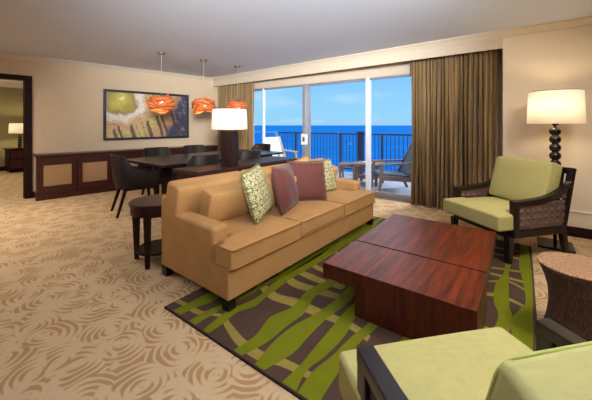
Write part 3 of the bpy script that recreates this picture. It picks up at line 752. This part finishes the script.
# ------------------------------------------------------------------ armchairs
def make_armchair(label):
    r = thing('armchair', label, 'armchair', (0, 0, 0))
    # seat cushion with ears in front of the arms
    b = NB(); zb, zt = 0.305, 0.45; n = 10
    ys_ = [0.22, 0.05, -0.10, -0.225, -0.245, -0.33, -0.45]; top = []; bot = []
    for y in ys_:
        wd = 0.36 if y < -0.235 else 0.302; rt = []; rb = []
        for j in range(n+1):
            v = 2*j/n-1; pf = 0.028*(1-v**4)*(1-min(1, abs(y+0.12)/0.34)**3)
            rt.append(b.verts.new((v*wd, y, zt+pf))); rb.append(b.verts.new((v*wd, y, zb)))
        top.append(rt); bot.append(rb)
    for k in range(len(ys_)-1):
        for j in range(n):
            b.faces.new((top[k][j], top[k+1][j], top[k+1][j+1], top[k][j+1])); b.faces.new((bot[k][j], bot[k][j+1], bot[k+1][j+1], bot[k+1][j]))
        b.faces.new((top[k][0], bot[k][0], bot[k+1][0], top[k+1][0])); b.faces.new((top[k][n], top[k+1][n], bot[k+1][n], bot[k][n]))
    for j in range(n):
        b.faces.new((top[0][j], top[0][j+1], bot[0][j+1], bot[0][j])); b.faces.new((top[-1][j], bot[-1][j], bot[-1][j+1], top[-1][j+1]))
    obj('seat_cushion', b, 'lime', r, bevel=0.026, seg=4, limit=50)
    # back cushion, leaning
    b = cushion_bm(0.615, 0.46, 0.16, 0.03, 8, sidepuff=0.01)
    M4 = Matrix.Translation((0.0, 0.275, 0.68)) @ Matrix.Rotation(math.radians(74), 4, 'X')
    bmesh.ops.transform(b, matrix=M4, verts=b.verts)
    bc = obj('back_cushion', b, 'lime', r, bevel=0.03, seg=4, limit=50)
    p = piping(0.61, 0.455, 0.074, 0.004, bc, 'limepipe', rad=0.035); p.matrix_basis = M4
    # seat frame
    b = NB(); box(b, -0.32, 0.32, -0.34, 0.36, 0.235, 0.302); obj('seat_frame', b, 'armframe', r, bevel=0.006)
    # back frame
    b = NB()
    bar(b, (-0.34, 0.345, 0.30), (-0.34, 0.475, 0.86), 0.055, 0.05, (0, 1, 0)); bar(b, (0.34, 0.345, 0.30), (0.34, 0.475, 0.86), 0.055, 0.05, (0, 1, 0))
    bar(b, (-0.32, 0.472, 0.83), (0.32, 0.472, 0.83), 0.045, 0.06); bar(b, (-0.32, 0.375, 0.40), (0.32, 0.375, 0.40), 0.045, 0.06)
    for i in range(6):
        x = -0.26+i*0.104; bar(b, (x, 0.378, 0.41), (x, 0.468, 0.81), 0.035, 0.018, (0, 1, 0))
    obj('back_frame', b, 'armframe', r, bevel=0.005)
    for s in (-1, 1):
        # arm: curved top rail, front post, lower rail around a woven panel
        tp = [(-0.285, 0.578), (-0.12, 0.580), (0.04, 0.590), (0.18, 0.615), (0.30, 0.660), (0.425, 0.735)]
        b = NB(); xc = s*0.347
        for (y0, z0), (y1, z1) in zip(tp, tp[1:]): hexa(b, [(xc-.030, y0, z0-.045), (xc+.030, y0, z0-.045), (xc+.030, y0, z0), (xc-.030, y0, z0)], [(xc-.030, y1, z1-.045), (xc+.030, y1, z1-.045), (xc+.030, y1, z1), (xc-.030, y1, z1)])
        bmesh.ops.remove_doubles(b, verts=b.verts, dist=0.0005)
        bad = [f for f in b.faces if all(any(abs(v.co.y-q[0]) < 1e-4 for v in f.verts) for q in [tp[k] for k in range(1, 5)][:0])]
        box(b, xc-.028, xc+.028, -0.285, -0.225, 0.235, 0.54)
        box(b, xc-.026, xc+.026, -0.225, 0.345, 0.235, 0.31)
        arm = obj('arm', b, 'armframe', r, bevel=0.005)
        # woven panel with raised diamonds
        b = NB(); box(b, xc-.010, xc+.010, -0.23, 0.36, 0.30, 0.555)
        hexa(b, [(xc-.010, 0.10, 0.57), (xc+.010, 0.10, 0.57), (xc+.010, 0.375, 0.57), (xc-.010, 0.375, 0.57)], [(xc-.010, 0.14, 0.585), (xc+.010, 0.14, 0.585), (xc+.010, 0.395, 0.68), (xc-.010, 0.395, 0.68)])
        for iz in range(6):
            for iy in range(8):
                y = -0.180+iy*0.074; z = 0.345+iz*0.062
                lim = 0.550 if y < 0.12 else 0.550+(y-0.12)*0.42
                if z+0.030 > lim or y > 0.335+0.1*(z-0.3): continue
                for q in (-1, 1):
                    if q*s < 0 and False: continue
                    c_ = [(xc+q*0.0105, y-0.033, z), (xc+q*0.0105, y, z-0.029), (xc+q*0.0105, y+0.033, z), (xc+q*0.0105, y, z+0.029)]
                    vv = [b.verts.new(p_) for p_ in c_]; ap = b.verts.new((xc+q*0.0235, y, z))
                    for k in range(4): b.faces.new((vv[k], vv[(k+1) % 4], ap))
        obj('woven_panel', b, 'weave', arm)
        b = NB(); bar(b, (s*0.335, -0.315, 0), (s*0.335, -0.305, 0.24), 0.048, 0.048, (0, 1, 0), 0.06, 0.06); obj('leg', b, 'armframe', r, bevel=0.004)
        b = NB(); bar(b, (s*0.335, 0.40, 0), (s*0.335, 0.335, 0.31), 0.045, 0.045, (0, 1, 0), 0.055, 0.06); obj('leg', b, 'armframe', r, bevel=0.004)
    return r
def ang(deg): return math.radians(deg)
ac = make_armchair('lime green cushioned armchair with dark woven side panels, facing the coffee table')
ac.location = (-0.165, 3.89, RZ); ac.rotation_euler = (0, 0, ang(-39))
ac2 = dup(ac, (0.039, 0.979, RZ), ang(-131.7), 'lime green armchair in the foreground, cut off by the lower frame edge')

for c_ in ac2.children:
    if c_.name.startswith('back_cushion'): c_.location = (0.012, -0.075, -0.03)
    if c_.name.startswith('seat_cushion'): c_.location = (0.022, 0, 0)

# ------------------------------------------------------------------ twig drum table
dt = thing('drum_table', 'hourglass side table of bundled brown twigs right of the rug', 'table', (0.272, 2.49, 0))
b = NB(); pr = [(0.175, 0.0), (0.178, 0.015), (0.165, 0.05), (0.148, 0.12), (0.139, 0.20), (0.142, 0.28), (0.158, 0.35), (0.180, 0.41), (0.190, 0.436)]
lathe(b, pr, 56); obj('twig_body', b, 'twigside', dt, smooth=True)
b = NB(); lathe(b, [(0.190, 0.4365), (0.196, 0.442), (0.196, 0.448), (0.190, 0.452)], 56); obj('tabletop', b, 'twigtop', dt, bevel=0.002)

# ------------------------------------------------------------------ floor lamp with stacked balls
def stem_lamp(name, label, loc, base_sq, pole_top, balls, shade_r0, shade_r1, sz0, sz1, watts, cat='lamp', ball_r=0.042, ball_h=0.075, z_start=None):
    r = thing(name, label, cat, loc)
    b = NB()
    if base_sq: box(b, -base_sq/2, base_sq/2, -base_sq/2, base_sq/2, 0, 0.025)
    else: lathe(b, [(0.075, 0), (0.08, 0.01), (0.05, 0.03), (0.02, 0.04)], 24)
    obj('base', b, 'black', r, bevel=0.003)
    z = z_start if z_start is not None else pole_top-balls*ball_h
    pr = [(0.016, 0.02), (0.016, z)]
    for i in range(balls):
        for k in range(1, 8):
            a_ = PI*k/8; pr.append((0.014+(ball_r-0.014)*math.sin(a_), z+i*ball_h+ball_h*(1-math.cos(a_))/2))
    zt = z+balls*ball_h; pr += [(0.014, zt), (0.014, zt+0.02), (0.030, zt+0.022), (0.030, zt+0.045), (0.010, zt+0.05), (0.008, sz1-0.05)]
    b = NB(); lathe(b, pr, 24); obj('stem', b, 'black', r, smooth=True)
    b = NB(); lathe(b, [(shade_r0, sz0), (shade_r1, sz1)], 48, cap=False)
    sh = obj('lamp_shade', b, 'shade', r, smooth=True); m = sh.modifiers.new('t', 'SOLIDIFY'); m.thickness = 0.003
    b = NB(); tube(b, [(shade_r1*math.cos(k*PI/16), shade_r1*math.sin(k*PI/16), sz1) for k in range(32)], 0.003, 6, True)
    for k in range(3): tube(b, [(0, 0, sz1-0.03), (shade_r1*math.cos(k*2.094), shade_r1*math.sin(k*2.094), sz1-0.004)], 0.002, 5)
    obj('shade_ring', b, 'chrome', sh)
    b = NB(); bmesh.ops.create_uvsphere(b, u_segments=14, v_segments=10, radius=0.032); bmesh.ops.translate(b, verts=b.verts, vec=(0.05, 0, (sz0+sz1)/2)); obj('light_bulb', b, 'bulb', r, smooth=True)
    l = lamp('POINT', 'bulb_light', (0, 0.0, (sz0+sz1)/2), watts, (1.0, 0.78, 0.52), shadow_soft_size=0.05)
    l.parent = r; l.location = (-0.05, 0, (sz0+sz1)/2)
    return r
stem_lamp('floor_lamp', 'tall lamp with dark stacked-ball stem behind the lime armchair', (0.285, 4.27, 0), 0.30, 1.295, 7, 0.243, 0.230, 1.315, 1.660, 10, z_start=0.66, ball_h=0.088, ball_r=0.052)

# ------------------------------------------------------------------ desk behind the sofa and its lamp
dk = thing('console_desk', 'long dark wooden desk standing against the sofa back', 'desk', (-3.27, 3.08, 0))
b = NB(); box(b, -0.27, 0.27, -0.96, 0.97, 0.70, 0.75); obj('desktop', b, 'desktop', dk, bevel=0.005)
b = NB(); box(b, -0.25, 0.25, -0.93, 0.94, 0.62, 0.70); obj('apron', b, 'espresso', dk)
for y in (-0.93, 0.86):
    b = NB(); box(b, -0.25, 0.25, y, y+0.08, 0, 0.62); obj('end_panel', b, 'espresso', dk, bevel=0.004)
b = NB(); box(b, -0.02, 0.02, -0.85, 0.86, 0.25, 0.62); obj('modesty_panel', b, 'espresso', dk)
tl = thing('table_lamp', 'table lamp with square dark wooden column base and white drum shade', 'lamp', (-3.213, 2.773, 0.75), 0.35)
b = NB(); box(b, -0.088, 0.088, -0.088, 0.088, 0, 0.47); obj('column_base', b, 'espresso', tl, bevel=0.005)
b = NB(); lathe(b, [(0.035, 0.47), (0.035, 0.485), (0.012, 0.49), (0.012, 0.70)], 20); obj('lamp_neck', b, 'chrome', tl, smooth=True)
b = NB(); lathe(b, [(0.245, 0.49), (0.230, 0.765)], 48, cap=False); sh = obj('lamp_shade', b, 'shade', tl, smooth=True); sh.modifiers.new('t', 'SOLIDIFY').thickness = 0.003
b = NB(); tube(b, [(0.23*math.cos(k*PI/16), 0.23*math.sin(k*PI/16), 0.765) for k in range(32)], 0.003, 6, True); obj('shade_ring', b, 'chrome', sh)
b = NB(); bmesh.ops.create_uvsphere(b, u_segments=14, v_segments=10, radius=0.03); bmesh.ops.translate(b, verts=b.verts, vec=(0.05, 0, 0.62)); obj('light_bulb', b, 'bulb', tl, smooth=True)
l = lamp('POINT', 'bulb_light', (0, 0, 0), 3.5, (1.0, 0.82, 0.58), shadow_soft_size=0.05); l.parent = tl; l.location = (-0.05, 0, 0.62)

# ------------------------------------------------------------------ round end table
et = thing('end_table', 'round dark wooden side table with lower shelf at the near sofa end', 'table', (-2.83, 1.545, 0), 0.0)
b = NB(); lathe(b, [(0.25, 0.553), (0.252, 0.556), (0.252, 0.572), (0.245, 0.578)], 48); obj('tabletop', b, 'stool', et, bevel=0.002)
b = NB(); lathe(b, [(0.238, 0.465), (0.240, 0.468), (0.240, 0.553)], 48); obj('apron', b, 'stool', et, bevel=0.002)
b = NB(); lathe(b, [(0.185, 0.10), (0.190, 0.104), (0.190, 0.122), (0.187, 0.125)], 40); obj('shelf', b, 'espresso', et, bevel=0.002)
for k in range(4):
    a_ = math.radians(-53+90*k); c_, s_ = math.cos(a_), math.sin(a_)
    b = NB(); bar(b, (0.205*c_, 0.205*s_, 0), (0.212*c_, 0.212*s_, 0.47), 0.034, 0.034, (-s_, c_, 0), 0.062, 0.05); obj('leg', b, 'stool', et, bevel=0.004)

# ------------------------------------------------------------------ dining table
dn = thing('dining_table', 'long dark polished dining table under the hanging lamps', 'table', (-4.52, 3.5, 0))
b = NB(); box(b, -0.63, 0.63, -1.30, 1.28, 0.715, 0.75); obj('tabletop', b, 'dinetop', dn, bevel=0.004)
b = NB(); box(b, -0.50, 0.50, -1.10, 1.08, 0.655, 0.715); obj('apron', b, 'espresso', dn)
for y in (-0.72, 0.72):
    b = NB(); box(b, -0.18, 0.18, y-0.16, y+0.16, 0.06, 0.655); box(b, -0.24, 0.24, y-0.20, y+0.20, 0, 0.05); obj('pedestal', b, 'espresso', dn, bevel=0.006)

# ------------------------------------------------------------------ dining chairs
def make_dining_chair(label):
    r = thing('dining_chair', label, 'chair', (0, 0, 0), 0, 'dining chairs')
    b = cushion_bm(0.50, 0.47, 0.08, 0.015, 6, off=(0, 0, 0)); bmesh.ops.translate(b, verts=b.verts, vec=(0, -0.03, 0.435)); obj('seat', b, 'leather', r, bevel=0.02, seg=3, limit=50)
    b = NB(); box(b, -0.24, 0.24, -0.24, 0.22, 0.36, 0.395); obj('seat_frame', b, 'espresso', r, bevel=0.004)
    # wrap-around shell: half tub whose rim drops from the back to the arms
    b = NB(); path = []
    for k in range(7): path.append((-0.27, -0.25+k*0.06))
    for k in range(1, 12):
        a_ = PI-PI*k/12; path.append((0.27*math.cos(a_), 0.11+0.19*math.sin(a_)))
    for k in range(7): path.append((0.27, 0.11-k*0.06))
    def rim(y):
        t = (y+0.25)/0.44; t = min(max(t, 0), 1)
        return 0.625+0.245*(t**4.5)
    rows = []
    for (x, y) in path:
        z = rim(y); lean = 1+0.12*((z-0.4)/0.47)*(0.4+0.6*max(0, y)/0.3)
        rows.append([(x*0.93, y*0.96, 0.385), (x, y*(1+0.05), 0.52), (x*1.02, y*lean*1.02+(0.01 if y > 0 else 0), z)])
    th = 0.028
    def inner(p): 
        d = Vector((p[0], p[1]-0.02 if p[1] > 0.11 else 0)); L_ = d.length or 1
        return (p[0]-d.x/L_*th, p[1]-d.y/L_*th, p[2])
    O = [[b.verts.new(p) for p in r_] for r_ in rows]; I = [[b.verts.new(inner(p)) for p in r_] for r_ in rows]
    m = len(rows)
    for i in range(m-1):
        for j in range(2):
            b.faces.new((O[i][j], O[i+1][j], O[i+1][j+1], O[i][j+1])); b.faces.new((I[i][j], I[i][j+1], I[i+1][j+1], I[i+1][j]))
        b.faces.new((O[i][2], O[i+1][2], I[i+1][2], I[i][2])); b.faces.new((O[i][0], I[i][0], I[i+1][0], O[i+1][0]))
    for i in (0, m-1):
        for j in range(2): b.faces.new((O[i][j], O[i][j+1], I[i][j+1], I[i][j]))
    obj('backrest_shell', b, 'leather', r, smooth=True, bevel=0.008, seg=2, limit=60)
    for sx in (-1, 1):
        b = NB(); bar(b, (sx*0.225, -0.235, 0), (sx*0.21, -0.20, 0.37), 0.03, 0.03, (0, 1, 0), 0.045, 0.045); obj('leg', b, 'espresso', r, bevel=0.003)
        b = NB(); bar(b, (sx*0.235, 0.30, 0), (sx*0.20, 0.19, 0.37), 0.03, 0.03, (0, 1, 0), 0.045, 0.045); obj('leg', b, 'espresso', r, bevel=0.003)
    return r
dc = make_dining_chair('dark brown tub dining chair at the near table end, left of the side table')
dc.location = (-4.67, 2.22, 0); dc.rotation_euler = (0, 0, ang(166))
dup(dc, (-4.72, 4.83-0.02, 0), ang(0), 'dark brown tub dining chair at the window end of the dining table')
dup(dc, (-5.36, 3.02, 0), ang(90), 'dark brown tub dining chair on the painting side, left one below the painting')
dup(dc, (-5.36, 3.84, 0), ang(90), 'dark brown tub dining chair on the painting side, right one nearer the curtain')
dup(dc, (-3.93, 2.76, 0), ang(-90), 'dark brown tub dining chair between dining table and desk, left of the table lamp')
dup(dc, (-3.93, 3.66, 0), ang(-90), 'dark brown tub dining chair between dining table and desk, right of the table lamp')

# ------------------------------------------------------------------ credenza along the painting wall
cz = thing('credenza', 'low mahogany wall cabinet with tan woven door panels below the painting', 'cabinet', WL, WR)
Y0, Y1, DP = 0.435, 3.93, 0.36
b = NB(); box(b, 0.017, DP-0.02, Y0+0.02, Y1-0.01, 0.0, 0.745); obj('body', b, 'credenza', cz, bevel=0.003)
b = NB(); box(b, 0.001, DP+0.015, Y0-0.01, Y1, 0.745, 0.785); obj('top', b, 'credenza', cz, bevel=0.005)
b = NB(); box(b, 0.017, DP+0.01, Y0, Y1-0.005, 0.0, 0.10); obj('plinth', b, 'credenza', cz, bevel=0.004)
for i in range(6):
    y0 = Y0+0.02+i*0.56; y1 = y0+0.55
    iy0, iy1, iz0, iz1 = y0+0.075, y1-0.075, 0.235, 0.60
    b = NB(); xa, xb = DP-0.02, DP
    box(b, xa, xb, y0+.004, iy0, 0.105, 0.735); box(b, xa, xb, iy1, y1-.004, 0.105, 0.735); box(b, xa, xb, iy0, iy1, 0.105, iz0); box(b, xa, xb, iy0, iy1, iz1, 0.735)
    d_ = obj('door', b, 'credenza', cz)
    b = NB(); box(b, xa+0.001, xb-0.008, iy0, iy1, iz0, iz1); q = obj('woven_panel', b, 'cane', d_); q['label'] = 'tan woven panel'
# painting
pt = thing('painting', 'large abstract painting in gold, white and dark violet in a dark frame', 'painting', WL, WR)
py0, py1, pz0, pz1 = 1.50, 3.31, 0.985, 2.035
b = NB(); fw = 0.05
box(b, 0.0, 0.045, py0, py0+fw, pz0, pz1); box(b, 0.0, 0.045, py1-fw, py1, pz0, pz1); box(b, 0.0, 0.045, py0+fw, py1-fw, pz0, pz0+fw); box(b, 0.0, 0.045, py0+fw, py1-fw, pz1-fw, pz1)
MAT['frame'] = plain('blue_black_frame', lin(32, 34, 48), 0.35, 0.1)
obj('frame', b, 'frame', pt, bevel=0.004)
b = NB(); box(b, 0.0, 0.025, 0, py1-py0-2*fw, -(pz1-pz0)/2+fw, (pz1-pz0)/2-fw); cv = obj('canvas', b, 'painting', pt); cv.location = (0, py0+fw, (pz0+pz1)/2)

# ------------------------------------------------------------------ pendants
def make_pendant(label):
    r = thing('pendant_lamp', label, 'lamp', (0, 0, 0), 0, 'pendant lamps over the dining table')
    b = NB(); lathe(b, [(0.062, H-0.028), (0.068, H-0.022), (0.068, H-0.001)], 28); obj('canopy', b, 'chrome', r, smooth=False, bevel=0.002)
    b = NB(); pts = [(0.004*math.sin(z*9), 0.004*math.cos(z*7), 1.80+(H-0.03-1.80)*z) for z in [i/16 for i in range(17)]]; tube(b, pts, 0.0028, 6); obj('cord', b, 'cord', r, smooth=True)
    rnd = random.Random(11)
    specs = [(0.20, 0.01, 14, 20, .062), (0.185, 0.0, -27, 75, .066), (0.195, -0.01, 24, 130, .062), (0.165, 0.065, -13, 200, .058), (0.165, -0.08, 16, 265, .058), (0.12, 0.10, 8, 320, .055), (0.21, -0.03, -10, 340, .055)]
    for R0, zc, tilt, az, wd in specs:
        b = NB(); n = 48; rows = []
        for k in range(n):
            a_ = 2*PI*k/n; rr = R0*(1+0.06*math.sin(3*a_+az)); zz = 0.022*math.sin(2*a_+az*0.7)
            tw = 0.55*math.sin(a_*2+az)  # the ribbon twists as it goes round
            c = Vector((rr*math.cos(a_), rr*math.sin(a_), zz)); rad = Vector((math.cos(a_), math.sin(a_), 0)); up = (Vector((0, 0, 1))*math.cos(tw)+rad*math.sin(tw))
            rows.append([b.verts.new(c-up*wd/2), b.verts.new(c+rad*0.016), b.verts.new(c+up*wd/2)])
        for k in range(n):
            for j in (0, 1): b.faces.new((rows[k][j], rows[(k+1) % n][j], rows[(k+1) % n][j+1], rows[k][j+1]))
        M4 = Matrix.Translation((0, 0, 1.665+zc)) @ Matrix.Rotation(math.radians(az), 4, 'Z') @ Matrix.Rotation(math.radians(tilt), 4, 'X')
        bmesh.ops.transform(b, matrix=M4, verts=b.verts)
        o = obj('ribbon', b, 'veneer', r, smooth=True); s = o.modifiers.new('t', 'SOLIDIFY'); s.thickness = 0.003
    b = NB(); bmesh.ops.create_uvsphere(b, u_segments=14, v_segments=10, radius=0.045); bmesh.ops.translate(b, verts=b.verts, vec=(0, 0, 1.66)); obj('light_bulb', b, 'bulb', r, smooth=True)
    b = NB(); lathe(b, [(0.018, 1.70), (0.022, 1.71), (0.022, 1.79), (0.012, 1.81)], 16); obj('socket', b, 'chrome', r, smooth=True)
    return r
pn = make_pendant('orange ribbon pendant lamp, left one of the row, in front of the painting')
pn.location = (-4.86, 2.71, 0)
dup(pn, (-4.77, 3.49, 0), 1.1, 'orange ribbon pendant lamp, middle one of the row, right of the painting')
dup(pn, (-4.70, 4.26, 0), 2.3, 'orange ribbon pendant lamp farthest from the painting, just above the table lamp shade')
for p in ((-4.86, 2.71), (-4.77, 3.49), (-4.70, 4.26)):
    lamp('POINT', 'pendant_bulb_light', (p[0], p[1], 1.60), 5, (1.0, 0.68, 0.36), shadow_soft_size=0.05)

# ------------------------------------------------------------------ adjoining room: nightstand and lamp
ns = thing('nightstand', 'dark wooden nightstand in the adjoining room', 'nightstand', (-11.30, 2.27, 0))
b = NB(); box(b, -0.32, 0.22, -0.38, 0.38, 0.08, 0.62); obj('body', b, 'darktrim', ns, bevel=0.004)
b = NB(); box(b, -0.34, 0.25, -0.41, 0.41, 0.62, 0.65); obj('top', b, 'darktrim', ns, bevel=0.004)
for z in (0.12, 0.37):
    b = NB(); box(b, 0.22, 0.235, -0.35, 0.35, z, z+0.22); d_ = obj('drawer', b, 'credenza', ns, bevel=0.003)
    b = NB(); box(b, 0.235, 0.25, -0.06, 0.06, z+0.10, z+0.12); obj('handle', b, 'chrome', d_)
b = NB(); box(b, -0.30, 0.20, -0.36, 0.36, 0, 0.08); obj('plinth', b, 'darktrim', ns)
stem_lamp('bedside_lamp', 'lit table lamp with ball stem on the nightstand through the doorway', (-11.28, 2.14, 0.65), 0, 0.42, 4, 0.235, 0.22, 0.42, 0.70, 18, z_start=0.05, ball_h=0.072, ball_r=0.05)
lamp('AREA', 'adjoining_room_ceiling_light', (-9.3, 0.3, 2.48), 60, (1.0, 0.9, 0.75), (-9.3, 0.4, 0), shape='RECTANGLE', size=1.6, size_y=1.6)
